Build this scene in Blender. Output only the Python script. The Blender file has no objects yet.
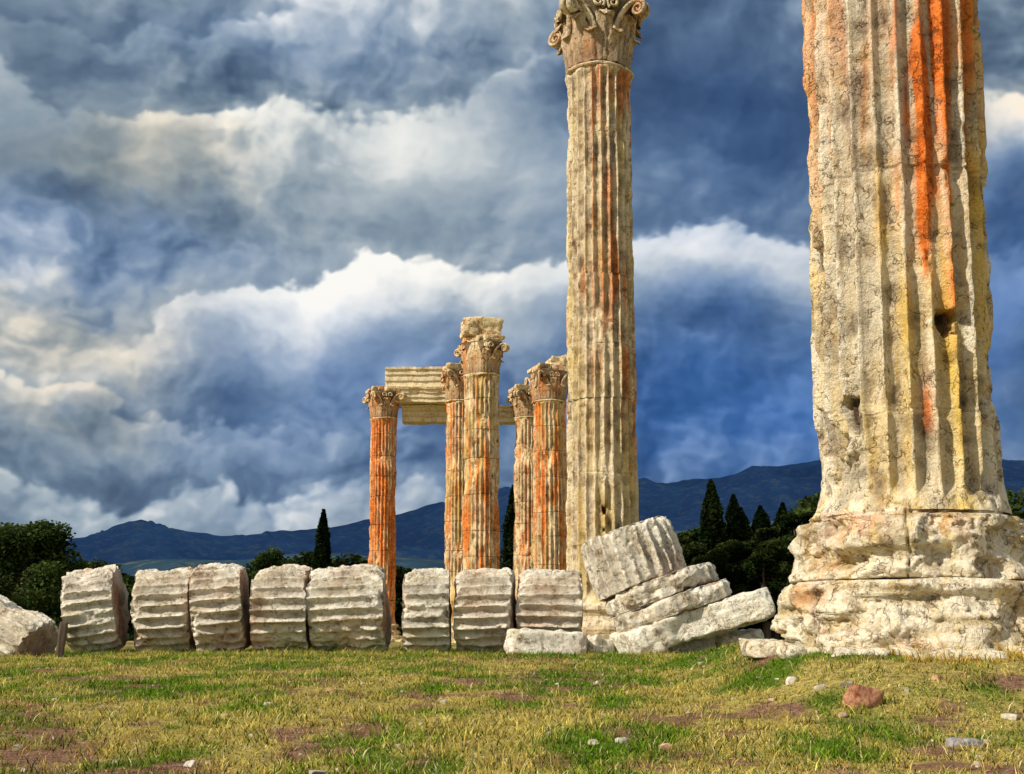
import bpy, math, numpy as np
from mathutils import Matrix, Vector, Euler
from math import radians, sin, cos, pi
rng = np.random.default_rng(11)
scene = bpy.context.scene

# ------------------------------------------------------------------ noise
def _h(ix, iy, iz, s):
    n = (ix*73856093) ^ (iy*19349663) ^ (iz*83492791) ^ (s*2654435)
    n = n & 0xffffffff
    n = ((n ^ (n >> 13)) * 1274126177) & 0xffffffff
    n = (n ^ (n >> 16))
    n = ((n ^ (n >> 11)) * 668265263) & 0xffffffff
    n = n ^ (n >> 15)
    return (n & 0xffffff)/float(0xffffff)
def vnoise(p, s=0):
    f = np.floor(p).astype(np.int64); w = p-f; w = w*w*(3-2*w)
    x, y, z = f[..., 0], f[..., 1], f[..., 2]
    a, b, c = w[..., 0], w[..., 1], w[..., 2]
    def L(u, v, t): return u+(v-u)*t
    x00 = L(_h(x, y, z, s), _h(x+1, y, z, s), a)
    x10 = L(_h(x, y+1, z, s), _h(x+1, y+1, z, s), a)
    x01 = L(_h(x, y, z+1, s), _h(x+1, y, z+1, s), a)
    x11 = L(_h(x, y+1, z+1, s), _h(x+1, y+1, z+1, s), a)
    return L(L(x00, x10, b), L(x01, x11, b), c)
def fbm(p, o=4, s=0, g=.5):
    t = 0; a = 1; n = 0
    for i in range(o):
        t = t+a*(vnoise(p*(2.03**i)+i*17.3, s+i)*2-1); n += a; a *= g
    return t/n*1.6
def vn2(x, y, s):
    ix = np.floor(x).astype(np.int64); iy = np.floor(y).astype(np.int64); a = x-ix; b = y-iy
    a = a*a*a*(a*(a*6-15)+10); b = b*b*b*(b*(b*6-15)+10)
    def gr(i, j, u, v):
        t = _h(i, j, i*0, s)*2*pi; return np.cos(t)*u+np.sin(t)*v
    n0 = gr(ix, iy, x-ix, y-iy); n1 = gr(ix+1, iy, x-ix-1, y-iy); n2 = gr(ix, iy+1, x-ix, y-iy-1); n3 = gr(ix+1, iy+1, x-ix-1, y-iy-1)
    m0 = n0+(n1-n0)*a; m1 = n2+(n3-n2)*a; return m0+(m1-m0)*b
def f2(x, y, o, s, g=.5):
    t = 0; a = 1; n = 0
    for i in range(o):
        k = 2.03**i; t = t+a*vn2(x*k+i*7.1, y*k+i*3.7, s+i); n += a; a *= g
    return t/n*2
def worley(x, y, s):
    ix = np.floor(x).astype(np.int64); iy = np.floor(y).astype(np.int64); best = np.full(x.shape, 9.)
    for dx in (-1, 0, 1):
        for dy in (-1, 0, 1):
            jx = ix+dx; jy = iy+dy; cx_ = jx+_h(jx, jy, jx*0, s); cy_ = jy+_h(jx, jy, jx*0+1, s)
            best = np.minimum(best, (x-cx_)**2+(y-cy_)**2)
    return np.sqrt(best)
def billow(x, y, o, s, g=.5):
    t = 0; a = 1; n = 0
    for i in range(o):
        k = 2.1**i; t = t+a*worley(x*k+i*5.3, y*k+i*9.1, s+i); n += a; a *= g
    return 1-t/n
def sst(a, b, x):
    t = np.clip((x-a)/(b-a), 0, 1); return t*t*(3-2*t)

# ------------------------------------------------------------------ mesh helpers
def mk_mesh(name, V, quads=None, tris=None, mat=None, attr=None, smooth=True):
    me = bpy.data.meshes.new(name)
    V = np.asarray(V, dtype=np.float32).reshape(-1, 3)
    me.vertices.add(len(V)); me.vertices.foreach_set('co', V.ravel())
    li = []; ls = []; o = 0
    for F, k in ((quads, 4), (tris, 3)):
        if F is None or len(F) == 0: continue
        F = np.asarray(F, dtype=np.int32).reshape(-1, k)
        li.append(F.ravel()); ls.append(np.arange(len(F), dtype=np.int32)*k+o); o += F.size
    li = np.concatenate(li); ls = np.concatenate(ls)
    me.loops.add(len(li)); me.loops.foreach_set('vertex_index', li)
    me.polygons.add(len(ls)); me.polygons.foreach_set('loop_start', ls)
    me.update(calc_edges=True)
    me.polygons.foreach_set('use_smooth', np.full(len(ls), smooth, dtype=bool))
    if attr is not None:
        A = np.ones((len(V), 4), dtype=np.float32); A[:, :3] = np.clip(attr.reshape(-1, 3), 0, 1)
        ca = me.color_attributes.new('wx', 'FLOAT_COLOR', 'POINT'); ca.data.foreach_set('color', A.ravel())
    if mat: me.materials.append(mat)
    return me
def mk_obj(name, me, parent=None, loc=(0, 0, 0), M=None):
    ob = bpy.data.objects.new(name, me); scene.collection.objects.link(ob)
    ob.location = loc
    if M is not None: ob.matrix_world = M
    if parent: ob.parent = parent
    return ob
def empty(name, loc=(0, 0, 0)):
    e = bpy.data.objects.new(name, None); e.empty_display_size = .3; e.location = loc
    scene.collection.objects.link(e); return e
def grid_faces(nz, na, wrap=True):
    i = np.arange(nz-1)[:, None]; j = np.arange(na if wrap else na-1)[None, :]
    j2 = (j+1) % na
    return np.stack([i*na+j, i*na+j2, (i+1)*na+j2, (i+1)*na+j], -1).reshape(-1, 4)
class Acc:
    def __init__(s): s.V = []; s.Q = []; s.A = []; s.n = 0
    def add(s, V, Q, A=None):
        V = np.asarray(V).reshape(-1, 3); s.V.append(V); s.Q.append(np.asarray(Q)+s.n)
        s.A.append(np.zeros_like(V) if A is None else np.asarray(A).reshape(-1, 3)); s.n += len(V)
    def mesh(s, name, mat, smooth=True):
        return mk_mesh(name, np.concatenate(s.V), quads=np.concatenate(s.Q), mat=mat, attr=np.concatenate(s.A), smooth=smooth)

# ------------------------------------------------------------------ node helpers
class T:
    def __init__(s, nt): s.nt = nt; nt.nodes.clear()
    def n(s, typ, ins=None, **pr):
        nd = s.nt.nodes.new(typ)
        for k, v in pr.items(): setattr(nd, k, v)
        for k, v in (ins or {}).items(): s.set(nd.inputs[k], v)
        return nd
    def set(s, sock, v):
        if isinstance(v, bpy.types.NodeSocket): s.nt.links.new(v, sock)
        else:
            if sock.type == 'RGBA' and len(v) == 3: v = (*v, 1)
            sock.default_value = v
    def m(s, op, a, b=None, c=None, clamp=False):
        nd = s.nt.nodes.new('ShaderNodeMath'); nd.operation = op; nd.use_clamp = clamp
        for i, v in enumerate((a, b, c)):
            if v is not None: s.set(nd.inputs[i], v)
        return nd.outputs[0]
    def vm(s, op, a, b=None, sc=None):
        nd = s.nt.nodes.new('ShaderNodeVectorMath'); nd.operation = op
        s.set(nd.inputs[0], a)
        if b is not None: s.set(nd.inputs[1], b)
        if sc is not None: s.set(nd.inputs['Scale'], sc)
        return nd.outputs['Value'] if op in ('DOT_PRODUCT', 'LENGTH', 'DISTANCE') else nd.outputs[0]
    def mix(s, f, a, b, bt='MIX'):
        nd = s.nt.nodes.new('ShaderNodeMix'); nd.data_type = 'RGBA'; nd.blend_type = bt
        s.set(nd.inputs[0], f); s.set(nd.inputs[6], a); s.set(nd.inputs[7], b); return nd.outputs[2]
    def ramp(s, f, stops, interp='LINEAR'):
        nd = s.nt.nodes.new('ShaderNodeValToRGB'); cr = nd.color_ramp; cr.interpolation = interp
        cr.elements.remove(cr.elements[1])
        for i, (p, c) in enumerate(stops):
            if i == 0: e = cr.elements[0]; e.position = p
            else: e = cr.elements.new(p)
            e.color = (c, c, c, 1) if not isinstance(c, (tuple, list)) else (*c[:3], 1)
        s.set(nd.inputs[0], f); return nd.outputs[0]
    def noise(s, v, sc, det=5, ro=.55, dist=0, out=0):
        return s.n('ShaderNodeTexNoise', {'Vector': v, 'Scale': sc, 'Detail': det, 'Roughness': ro, 'Distortion': dist}).outputs[out]
    def ss(s, x, a, b):
        nd = s.n('ShaderNodeMapRange', {'Value': x, 'From Min': a, 'From Max': b}, interpolation_type='SMOOTHSTEP'); return nd.outputs[0]
def new_mat(name):
    m = bpy.data.materials.new(name); m.use_nodes = True; return m, T(m.node_tree)

def stone_mat(name, light, mid, dark, vein=.5, bump=.5, orange=(.62, .17, .03), yellow=(.60, .40, .10), cavc=(.07, .042, .024), k=1.0, stk=.5, och=.4):
    m, t = new_mat(name)
    co = t.n('ShaderNodeTexCoord').outputs['Object']
    at = t.n('ShaderNodeAttribute', attribute_name='wx').outputs['Color']
    R, G, B = t.n('ShaderNodeSeparateColor', {0: at}).outputs
    n1 = t.noise(co, 1.3*k, 5, .68)
    col = t.ramp(n1, [(.33, dark), (.42, mid), (.52, light)])
    n2 = t.noise(co, 6.5*k, 6, .74)
    col = t.mix(t.ss(n2, .48, .58), col, light)
    col = t.mix(t.m('MULTIPLY', t.ss(n2, .46, .33), .80), col, dark)
    st = t.noise(t.vm('MULTIPLY', co, (6, 6, .8)), 1.0*k, 5, .65)
    col = t.mix(t.m('MULTIPLY', t.ss(st, .50, .68), och), col, yellow)
    col = t.mix(t.m('MULTIPLY', t.ss(st, .46, .32), stk), col, dark)
    bb = t.m('MULTIPLY', B, t.m('MULTIPLY_ADD', st, 1.6, .1), clamp=True)
    rr = t.m('MULTIPLY', R, t.m('MULTIPLY_ADD', t.m('ADD', st, n2), 1.8, -.62), clamp=True)
    col = t.mix(bb, col, yellow)
    ocol = t.mix(t.ss(n2, .4, .58), tuple(c*.65 for c in orange), tuple(min(1, c*1.2+.04) for c in orange))
    col = t.mix(rr, col, ocol)
    cv = t.vm('ADD', co, t.vm('SCALE', t.vm('SUBTRACT', t.noise(co, 3.5*k, 3, .65, out=1), (.5, .5, .5)), sc=.55))
    vo = t.n('ShaderNodeTexVoronoi', {'Vector': t.vm('MULTIPLY', cv, (1.8, 1.8, .7)), 'Scale': 2.4*k}, feature='DISTANCE_TO_EDGE').outputs[0]
    v1 = t.m('MULTIPLY', t.ss(vo, .040, .0), t.ss(n2, .56, .44))
    col = t.mix(t.m('MULTIPLY', v1, vein), col, cavc)
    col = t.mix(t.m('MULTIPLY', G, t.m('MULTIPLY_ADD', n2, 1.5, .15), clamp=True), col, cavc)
    n3 = t.noise(co, 38, 2, .7)
    col = t.mix(.35, col, t.ramp(n3, [(.3, .2), (.5, .55), (.7, .88)]), 'OVERLAY')
    h = t.m('ADD', t.m('MULTIPLY', n2, .9), t.m('MULTIPLY', n3, .08))
    h = t.m('MULTIPLY_ADD', v1, -.12, h)
    bp = t.n('ShaderNodeBump', {'Strength': bump, 'Distance': .09, 'Height': h}).outputs[0]
    bs = t.n('ShaderNodeBsdfPrincipled', {'Base Color': col, 'Roughness': .88, 'Normal': bp, 'Specular IOR Level': .2})
    t.n('ShaderNodeOutputMaterial', {'Surface': bs.outputs[0]})
    return m
M_near = stone_mat('weathered_marble', (.88, .79, .61), (.64, .51, .33), (.27, .17, .09), vein=.7, bump=1.0, orange=(.88, .18, .008), yellow=(.88, .58, .10), stk=.55, och=.45)
M_col = stone_mat('stained_marble', (.86, .72, .50), (.56, .40, .24), (.19, .11, .06), vein=.6, bump=.9, orange=(.66, .22, .05), yellow=(.74, .55, .17), stk=.75, och=.4)
M_far = stone_mat('rusty_marble', (.86, .68, .42), (.52, .31, .14), (.12, .06, .028), vein=.45, bump=.8, orange=(.82, .21, .015), stk=.85, och=.5)
M_drum = stone_mat('fallen_marble', (.93, .88, .75), (.74, .66, .50), (.29, .21, .14), vein=.65, bump=1.0, orange=(.55, .18, .05), yellow=(.82, .67, .36), stk=.4, och=.35)

# ------------------------------------------------------------------ columns
def flute(th, n=24, ph=0.0, w=.90):
    t = (th*n/(2*pi)+ph) % 1.0; c = np.abs(2*t-1)
    return np.where(c < w, np.sqrt(np.clip(1-(c/w)**2, 0, 1)), 0)
def shaft_mesh(name, r0, r1, z0, z1, nA, zs, joints, seed, fd=.07, ero=.06, thr=.1, stain=None, dents=(), mat=None, flare=.06, jg=.010):
    zs = np.asarray(zs); th = np.arange(nA)*2*pi/nA
    TH, Z = np.meshgrid(th, zs)
    t = (Z-z0)/(z1-z0)
    R = r0+(r1-r0)*(t**1.4)
    R = R+flare*np.exp(-((Z-z0)/.16)**1.3)+.05*np.exp(-((z1-Z)/.15)**1.3)
    seg = np.searchsorted(joints, zs)
    lr = np.random.default_rng(seed)
    off = lr.normal(0, .006, len(joints)+2)[seg][:, None]; ph = lr.normal(0, .04, len(joints)+2)[seg][:, None]
    R = R+off
    fl = flute(TH, 24, ph)
    P = np.stack([R*np.cos(TH), R*np.sin(TH), Z], -1)
    endf = sst(z0+.05, z0+.3, Z)*sst(z1-.03, z1-.25, Z)
    r = R-fl*fd*endf
    e = np.clip(fbm(P*np.array([1.2, 1.2, .8]), 5, seed)-thr, 0, 1)*ero*2.2
    e2 = np.clip(fbm(P*np.array([5.5, 5.5, 2.2]), 4, seed+9)-.05, 0, 1)*ero*1.0
    jd = np.full_like(Z, 9.)
    for j in joints: jd = np.minimum(jd, np.abs(Z-j+.02*np.sin(TH*3+j)))
    e3 = np.exp(-(jd/.10)**2)*np.clip(fbm(P*3.1, 3, seed+5)+.05, 0, 1)*.07
    E = e+e2+e3
    r = np.minimum(r, R-E)
    groove = np.exp(-(jd/.010)**2)
    r = r-groove*jg
    rough = fbm(P*5, 4, seed+3)
    r = r+rough*.012*(1+2.0*np.clip(E*12, 0, 1))
    dm = np.zeros_like(Z)
    for (a, zz, wa, wz, dp) in dents:
        da = (TH-a+pi) % (2*pi)-pi
        q = np.sqrt((da*r0/wa)**2+((Z-zz)/wz)**2)+.75*fbm(P*np.array([8, 8, 6.]), 4, seed+31)
        g = sst(1.0, .65, q); r = r-g*dp*(1+.5*rough); dm = np.maximum(dm, sst(.95, .6, q)*min(1, dp*7))
    P[..., 0] = r*np.cos(TH); P[..., 1] = r*np.sin(TH)
    cav = fl**2*.42*endf*(1-np.clip(E*10, 0, 1))+groove*.5*(jg/.012)+np.clip(-rough*.75, 0, .45)  # flute shade painted into the colour, plus dark joints and pits
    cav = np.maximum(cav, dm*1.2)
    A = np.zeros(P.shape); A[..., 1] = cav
    if stain is not None:
        A[..., 0], A[..., 2] = stain(TH, Z, P)
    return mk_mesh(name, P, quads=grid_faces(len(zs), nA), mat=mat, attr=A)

def leaf(acc, th0, r0, z0, h, w0, out, seed, n=14, m=9):
    s = np.linspace(0, 1, n)[:, None]; t = np.linspace(-1, 1, m)[None, :]
    zz = z0+h*np.where(s < .8, s/.8*.97, .97+.03*np.sin((s-.8)/.2*pi/2)-.16*((s-.8)/.2)**2)+0*t
    rr = r0+.05+out*(s**2.6)-.045*(t**2)*(1-s*.5)+.03*np.exp(-(t/.14)**2)+.02*np.cos(t*9)
    w = w0*(1-.3*s)*np.sqrt(np.clip(1-(s**5), 0.02, 1))*(1+.16*np.sin(s*8*pi))
    th = th0+t*w/(r0+.1)
    P = np.stack([rr*np.cos(th), rr*np.sin(th), zz], -1)
    P += fbm(P*5, 3, seed)[..., None]*.02
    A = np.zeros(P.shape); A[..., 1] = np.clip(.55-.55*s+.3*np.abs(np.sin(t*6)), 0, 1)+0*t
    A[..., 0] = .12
    acc.add(P, grid_faces(n, m, False), A)
def tube(acc, pts, rad, ns=8, A=None):
    pts = np.asarray(pts); n = len(pts); tg = np.gradient(pts, axis=0); tg /= np.linalg.norm(tg, axis=1)[:, None]+1e-9
    side = A; up = np.cross(tg, side); up /= np.linalg.norm(up, axis=1)[:, None]+1e-9
    a = np.arange(ns)*2*pi/ns
    P = pts[:, None, :]+rad[:, None, None]*(np.cos(a)[None, :, None]*up[:, None, :]+1.6*np.sin(a)[None, :, None]*side[None, None, :])
    At = np.zeros(P.shape); At[..., 1] = np.clip(.15+.3*np.sin(np.arange(n))[:, None], 0, 1)
    acc.add(P, grid_faces(n, ns), At)
def capital_mesh(name, rn, z0, H, hw, mat, seed=0, rot=.2, broken=0.0):
    acc = Acc()
    pr = [(rn*.98, 0), (rn*1.09, .02), (rn*1.12, .06), (rn*1.08, .10), (rn*.97, .13), (rn*.96, .3), (rn*1.0, .9), (rn*1.1, 1.35), (rn*1.3, 1.62), (rn*1.36, 1.72), (rn*1.2, 1.76)]
    pr = np.array(pr); k = H/2.05
    tt = np.linspace(0, len(pr)-1, 46); rr = np.interp(tt, np.arange(len(pr)), pr[:, 0]); zz = np.interp(tt, np.arange(len(pr)), pr[:, 1])*k
    th = np.arange(96)*2*pi/96; TH, RR = np.meshgrid(th, rr); ZZ = np.repeat((z0+zz)[:, None], 96, 1)
    P = np.stack([RR*np.cos(TH), RR*np.sin(TH), ZZ], -1); rad = fbm(P*3, 4, seed)*.03
    P[..., 0] += rad*np.cos(TH); P[..., 1] += rad*np.sin(TH)
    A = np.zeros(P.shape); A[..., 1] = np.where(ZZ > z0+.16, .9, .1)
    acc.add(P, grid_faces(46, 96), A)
    for i in range(8):
        a = rot+pi/4+i*pi/4
        leaf(acc, a+pi/8, rn*.98, z0+.14*k, .78*k, .33*rn/.8, .26, seed+i)
        leaf(acc, a, rn*.96, z0+.14*k, 1.22*k, .34*rn/.8, .34, seed+20+i)
    for i in range(4):
        a = rot+pi/4+i*pi/2
        u = np.array([cos(a), sin(a), 0]); sd = np.array([-sin(a), cos(a), 0.])
        rc = hw*1.30
        for sgn in (-1, 1):
            stalk = [(rn*1.02+(rc-rn*1.0)*(v**1.7), (.9+.72*np.sin(v*pi/2))*k) for v in np.linspace(0, 1, 12)]
            ang = np.linspace(pi/2, pi/2-3.6*pi, 26); rad = np.linspace(.2, .03, 26)*k
            cx = rc; cz = (1.62-.2)*k
            sp = [(cx+r_*cos(a_), cz+r_*sin(a_)) for a_, r_ in zip(ang, rad)]
            pp = np.array(stalk+sp[1:])
            wob = sgn*.10*np.ones(len(pp)); wob[:12] = sgn*np.linspace(.42, .10, 12)
            pts = u[None, :]*pp[:, :1]+np.array([0, 0, 1.])[None, :]*(z0+pp[:, 1:])+sd[None, :]*wob[:, None]
            tube(acc, pts, np.linspace(.06, .035, len(pp)), 8, sd)
        b = rot+i*pi/2; u = np.array([cos(b), sin(b), 0]); sd = np.array([-sin(b), cos(b), 0.])
        for sgn in (-1, 1):
            ang = np.linspace(-.3*pi, 2.6*pi, 24); rad = np.linspace(.16, .03, 24)*k
            pts = np.array([u*(rn*1.33)+sd*(sgn*(.2-r_*cos(a_)))+np.array([0, 0, z0+1.5*k+r_*sin(a_)]) for a_, r_ in zip(ang, rad)])
            tube(acc, pts, np.linspace(.045, .03, 24), 6, u)
        th = np.arange(16)*2*pi/16; rs = np.array([.0, .08, .16, .19, .1]); ds = np.array([.16, .15, .10, .02, -.1])
        FP = np.array([[u*(hw*.86+d_)+sd*(r_*(1+.2*cos(5*x))*cos(x))+np.array([0, 0, z0+1.87*k+r_*sin(x)]) for x in th] for r_, d_ in zip(rs, ds)])
        acc.add(FP, grid_faces(5, 16))
    na = 160; th = np.arange(na)*2*pi/na
    ph = (th-rot+pi/4) % (pi/2)-pi/4
    f = (np.abs(ph)/(pi/4)); rb = hw*.84+(hw*1.34-hw*.84)*f**2.0
    rb = np.minimum(rb, hw*1.26/np.cos((pi/4-np.abs(ph))))
    lv = [(.0, 1.74), (.9, 1.74), (.93, 1.80), (.99, 1.86), (.97, 1.88), (1.0, 1.90), (1.02, 1.96), (1.03, 2.04), (1.0, 2.05), (0, 2.05)]
    lv = np.array(lv); tt = np.linspace(0, len(lv)-1, 28); lr = np.interp(tt, np.arange(len(lv)), lv[:, 0]); lz = np.interp(tt, np.arange(len(lv)), lv[:, 1])*k+z0
    P = np.stack([lr[:, None]*(rb*np.cos(th))[None], lr[:, None]*(rb*np.sin(th))[None], np.repeat(lz[:, None], na, 1)], -1)
    dn = np.clip(fbm(P*1.7, 4, seed+50)-.05, 0, 1)*.22
    P[..., :2] *= (1-dn[..., None]); P[..., 2] += fbm(P*2.3, 3, seed+51)*.03
    A = np.zeros(P.shape); A[..., 1] = np.clip(dn*3, 0, .5)
    acc.add(P, grid_faces(28, na), A)
    V = np.concatenate(acc.V)
    if broken > 0:
        for c in range(3):
            a = rng.uniform(0, 2*pi); nrm = np.array([cos(a), sin(a), rng.uniform(-.3, .5)]); nrm /= np.linalg.norm(nrm)
            d = (V-np.array([0, 0, z0+H*.6])) @ nrm-hw*(1.05-broken)
            V = V-nrm*np.clip(d, 0, None)[:, None]*.9
    V = V+(fbm(V*2.5, 3, seed+70)*.03)[:, None]
    AA = np.concatenate(acc.A)
    AA[:, 0] += np.clip(fbm(V*np.array([2, 2, .7]), 3, seed+3), 0, 1)*.5
    return mk_mesh(name, V, quads=np.concatenate(acc.Q), mat=mat, attr=AA)

def base_mesh(name, rs, z0, z1, mat, seed):
    acc = Acc(); H = z1-z0; na = 160; th = np.arange(na)*2*pi/na
    def add(prof, sq):
        prof = np.array(prof); t = np.linspace(0, len(prof)-1, 10*len(prof))
        r = np.interp(t, np.arange(len(prof)), prof[:, 0])*rs; z = z0+np.interp(t, np.arange(len(prof)), prof[:, 1])*H
        shp = (np.abs(np.cos(th-.15))**sq+np.abs(np.sin(th-.15))**sq)**(-1/sq)
        P = np.stack([r[:, None]*(shp*np.cos(th))[None], r[:, None]*(shp*np.sin(th))[None], np.repeat(z[:, None], na, 1)], -1)
        d = 1-np.clip(fbm(P*1.8, 4, seed)-.0, 0, 1)*.14
        P[..., :2] *= d[..., None]
        A = np.zeros(P.shape); A[..., 1] = np.clip(fbm(P*2, 3, seed+3)*.5, 0, .6)
        acc.add(P, grid_faces(len(r), na), A)
    add([(0, 0), (1.5, 0), (1.5, .36), (0.6, .365)], 12)
    add([(.9, .36), (1.28, .37), (1.36, .46), (1.36, .55), (1.25, .64), (1.12, .66), (1.08, .74), (1.14, .82), (1.22, .87), (1.22, .94), (1.1, 1.0), (.8, 1.01)], 2)
    return acc.mesh(name, mat)

def streaks(seed, amt, yel, colbias=None):
    def f(TH, Z, P):
        q = np.stack([np.cos(TH)*2.6, np.sin(TH)*2.6, Z*.30], -1)
        q2 = np.stack([np.cos(TH)*7, np.sin(TH)*7, Z*.8], -1)
        s = fbm(q, 3, seed)*.7+fbm(q2, 4, seed+4)*.6
        R = sst(.55-amt, 1.05-amt, s+.35)
        B = sst(.5-yel, 1.1-yel, fbm(q+7, 3, seed+8)+.35)
        if colbias: R, B = colbias(TH, Z, R, B, s)
        return R, B
    return f

def column(name, x, y, r0, r1, zb, zs0, zs1, ztop, seed, mat, nflu=8, dz=.14, stain=None, dents=(), hw=1.2, rot=.2, broken=0, fd=.07, ero=.06, thr=.1, zs=None, joints=None, jg=.01):
    e = empty(name, (x, y, 0))
    lr = np.random.default_rng(seed)
    if joints is None:
        joints = []; z = zs0+lr.uniform(.9, 1.6)
        while z < zs1-.6: joints.append(z); z += lr.uniform(1.3, 2.1)
        joints = np.array(joints)
    if zs is None:
        zs = np.arange(zs0, zs1, dz)
    ex = [zs0+np.array([0, .03, .07, .12, .2]), zs1-np.array([0, .03, .08, .15])]
    for j in joints: ex.append(j+np.array([-.05, -.03, -.014, 0, .014, .03, .05]))
    zs = np.unique(np.round(np.concatenate([zs]+ex), 4)); zs = zs[(zs >= zs0) & (zs <= zs1)]
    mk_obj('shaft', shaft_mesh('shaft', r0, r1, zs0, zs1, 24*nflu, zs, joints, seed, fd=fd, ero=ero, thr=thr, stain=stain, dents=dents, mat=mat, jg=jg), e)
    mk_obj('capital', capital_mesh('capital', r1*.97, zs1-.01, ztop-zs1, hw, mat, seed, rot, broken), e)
    if zb is not None:
        mk_obj('base', base_mesh('base', r0, zb, zs0+.01, mat, seed), e)
    return e

def cb_mid(TH, Z, R, B, s):
    side = np.sin(TH+pi/2)
    R = .8*sst(-.05, .7, s+.25*side)*sst(3.5, 9, Z+2*s)
    B = np.maximum(B*.5, sst(9.5, 4.0, Z)*.8*sst(-.5, .4, s+side*.3))
    return R, B
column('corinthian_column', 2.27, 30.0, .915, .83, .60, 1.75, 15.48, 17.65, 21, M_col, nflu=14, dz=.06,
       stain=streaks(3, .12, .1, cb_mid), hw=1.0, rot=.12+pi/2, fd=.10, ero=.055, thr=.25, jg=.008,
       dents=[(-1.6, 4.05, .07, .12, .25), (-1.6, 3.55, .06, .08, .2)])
def cb_red(TH, Z, R, B, s):
    return np.clip(.55+.9*s, 0, 1), B*.4
def cb_rust(TH, Z, R, B, s):
    return np.clip(.15+1.3*s, 0, 1), B*.8
def cb_drk(TH, Z, R, B, s):
    return np.clip(R*.9, 0, 1)*.7, B*.4
GR = [(-8.45, 78, .93, 15.05, 17.15, 31, streaks(5, .3, 0, cb_red), 1.12, 0.1),
      (-3.35, 76, .97, 15.8, 18.2, 37, streaks(6, .25, 0, cb_rust), 1.15, .15),
      (-1.68, 65, 1.04, 15.1, 17.3, 41, streaks(7, .12, .1, cb_rust), 1.12, .25),
      (2.22, 70, 1.08, 14.6, 16.8, 47, streaks(9, .22, .1, cb_rust), 1.25, .2),
      (1.05, 77, 1.0, 14.9, 17.0, 53, streaks(10, .2, 0, cb_drk), 1.2, .1)]
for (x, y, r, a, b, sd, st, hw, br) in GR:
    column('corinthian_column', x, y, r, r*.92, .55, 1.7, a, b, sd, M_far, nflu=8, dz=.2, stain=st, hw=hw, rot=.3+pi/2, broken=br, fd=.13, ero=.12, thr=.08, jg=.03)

# ------------------------------------------------------------------ blocks / rocks
def cube_pts(n):
    g = np.linspace(-1, 1, n); V = []; Q = []; o = 0
    for ax in range(3):
        for s in (-1, 1):
            a, b = np.meshgrid(g, g, indexing='ij'); P = np.zeros((n, n, 3))
            P[..., ax] = s; P[..., (ax+1) % 3] = a; P[..., (ax+2) % 3] = b
            f = grid_faces(n, n, False)
            if s < 0: f = f[:, ::-1]
            V.append(P.reshape(-1, 3)); Q.append(f+o); o += n*n
    return np.concatenate(V), np.concatenate(Q)
def block_mesh(name, size, mat, seed, n=22, cuts=4, rough=.03, cutd=.75, rnd=.06, orange=0.0):
    V, Q = cube_pts(n); lr = np.random.default_rng(seed)
    s = np.array(size)/2; P = V*s
    inner = np.clip(P, -(s-rnd), (s-rnd)); d = P-inner; L = np.linalg.norm(d, axis=1)[:, None]; P = inner+d/np.maximum(L, 1e-6)*np.minimum(L, rnd)
    cutm = np.zeros(len(P))
    for c in range(cuts):
        nv = lr.normal(0, 1, 3); nv /= np.linalg.norm(nv)
        ext = np.abs(nv*s).sum(); dd = P @ nv-ext*lr.uniform(cutd, .95)+.02*fbm(P*4, 3, seed+c)
        P = P-nv*np.clip(dd, 0, None)[:, None]*.97; cutm = np.maximum(cutm, (dd > 0)*.25)
    N = P/np.linalg.norm(P/s, axis=1)[:, None]/s; N /= np.linalg.norm(N, axis=1)[:, None]
    f = fbm(P*2.2/max(.4, s.max()), 4, seed+40)*rough+fbm(P*7, 4, seed+41)*rough*.4
    P = P+N*f[:, None]
    A = np.zeros(P.shape); A[:, 1] = np.clip(-f/rough*.35, 0, .5)+cutm*.3
    A[:, 0] = orange*np.clip(fbm(P*2, 3, seed+60)+.3, 0, 1)
    return mk_mesh(name, P, quads=Q, mat=mat, attr=A)
def rotm(rx, ry, rz): return Euler((radians(rx), radians(ry), radians(rz)), 'XYZ').to_matrix().to_4x4()
def block(name, size, loc, rot=(0, 0, 0), mat=None, seed=0, parent=None, **k):
    return mk_obj(name, block_mesh(name, size, mat or M_drum, seed, **k), parent, M=Matrix.Translation(loc) @ rotm(*rot))

ar = empty('stone_architrave', (0, 0, 0))
def beam(nm, x0, x1, y, z0, z1, dep, seed, mat=M_far):
    acc = Acc()
    z = np.array([z0, z0+.001, z0+(z1-z0)*.30, z0+(z1-z0)*.31, z0+(z1-z0)*.62, z0+(z1-z0)*.63, z0+(z1-z0)*.85, z0+(z1-z0)*.88, z1-.001, z1])
    o = np.array([-dep/2, 0, 0, .09, .09, .18, .18, .30, .34, -dep/2])
    X = np.linspace(x0, x1, 40)
    def face(sgn):
        P = np.zeros((len(z), len(X), 3)); P[..., 0] = X[None]; P[..., 1] = (y-sgn*(dep/2+o))[:, None]; P[..., 2] = z[:, None]
        P += (fbm(P*1.3, 4, seed)*.05)[..., None]; A = np.zeros(P.shape); A[..., 1] = np.tile(np.array([.7, .2, 0, .6, 0, .6, 0, .3, 0, 0])[:, None], (1, len(X)))*.4
        acc.add(P, grid_faces(len(z), len(X), False), A); return P
    F = face(1); Bk = face(-1)
    for i in (0, -1):
        P = np.stack([F[:, i], Bk[:, i]], 1); acc.add(P, grid_faces(len(z), 2, False))
    mk_obj(nm, acc.mesh(nm, mat, smooth=False), ar)
M_beam = stone_mat('pale_marble', (.88, .77, .52), (.74, .58, .34), (.36, .24, .13), vein=.3, bump=.2)
beam('upper_beam', -8.3, -3.9, 78, 17.17, 18.4, 1.5, 3, M_beam)
beam('middle_beam', -7.6, -3.7, 78.2, 16.2, 17.15, 1.4, 4, M_beam)
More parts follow.
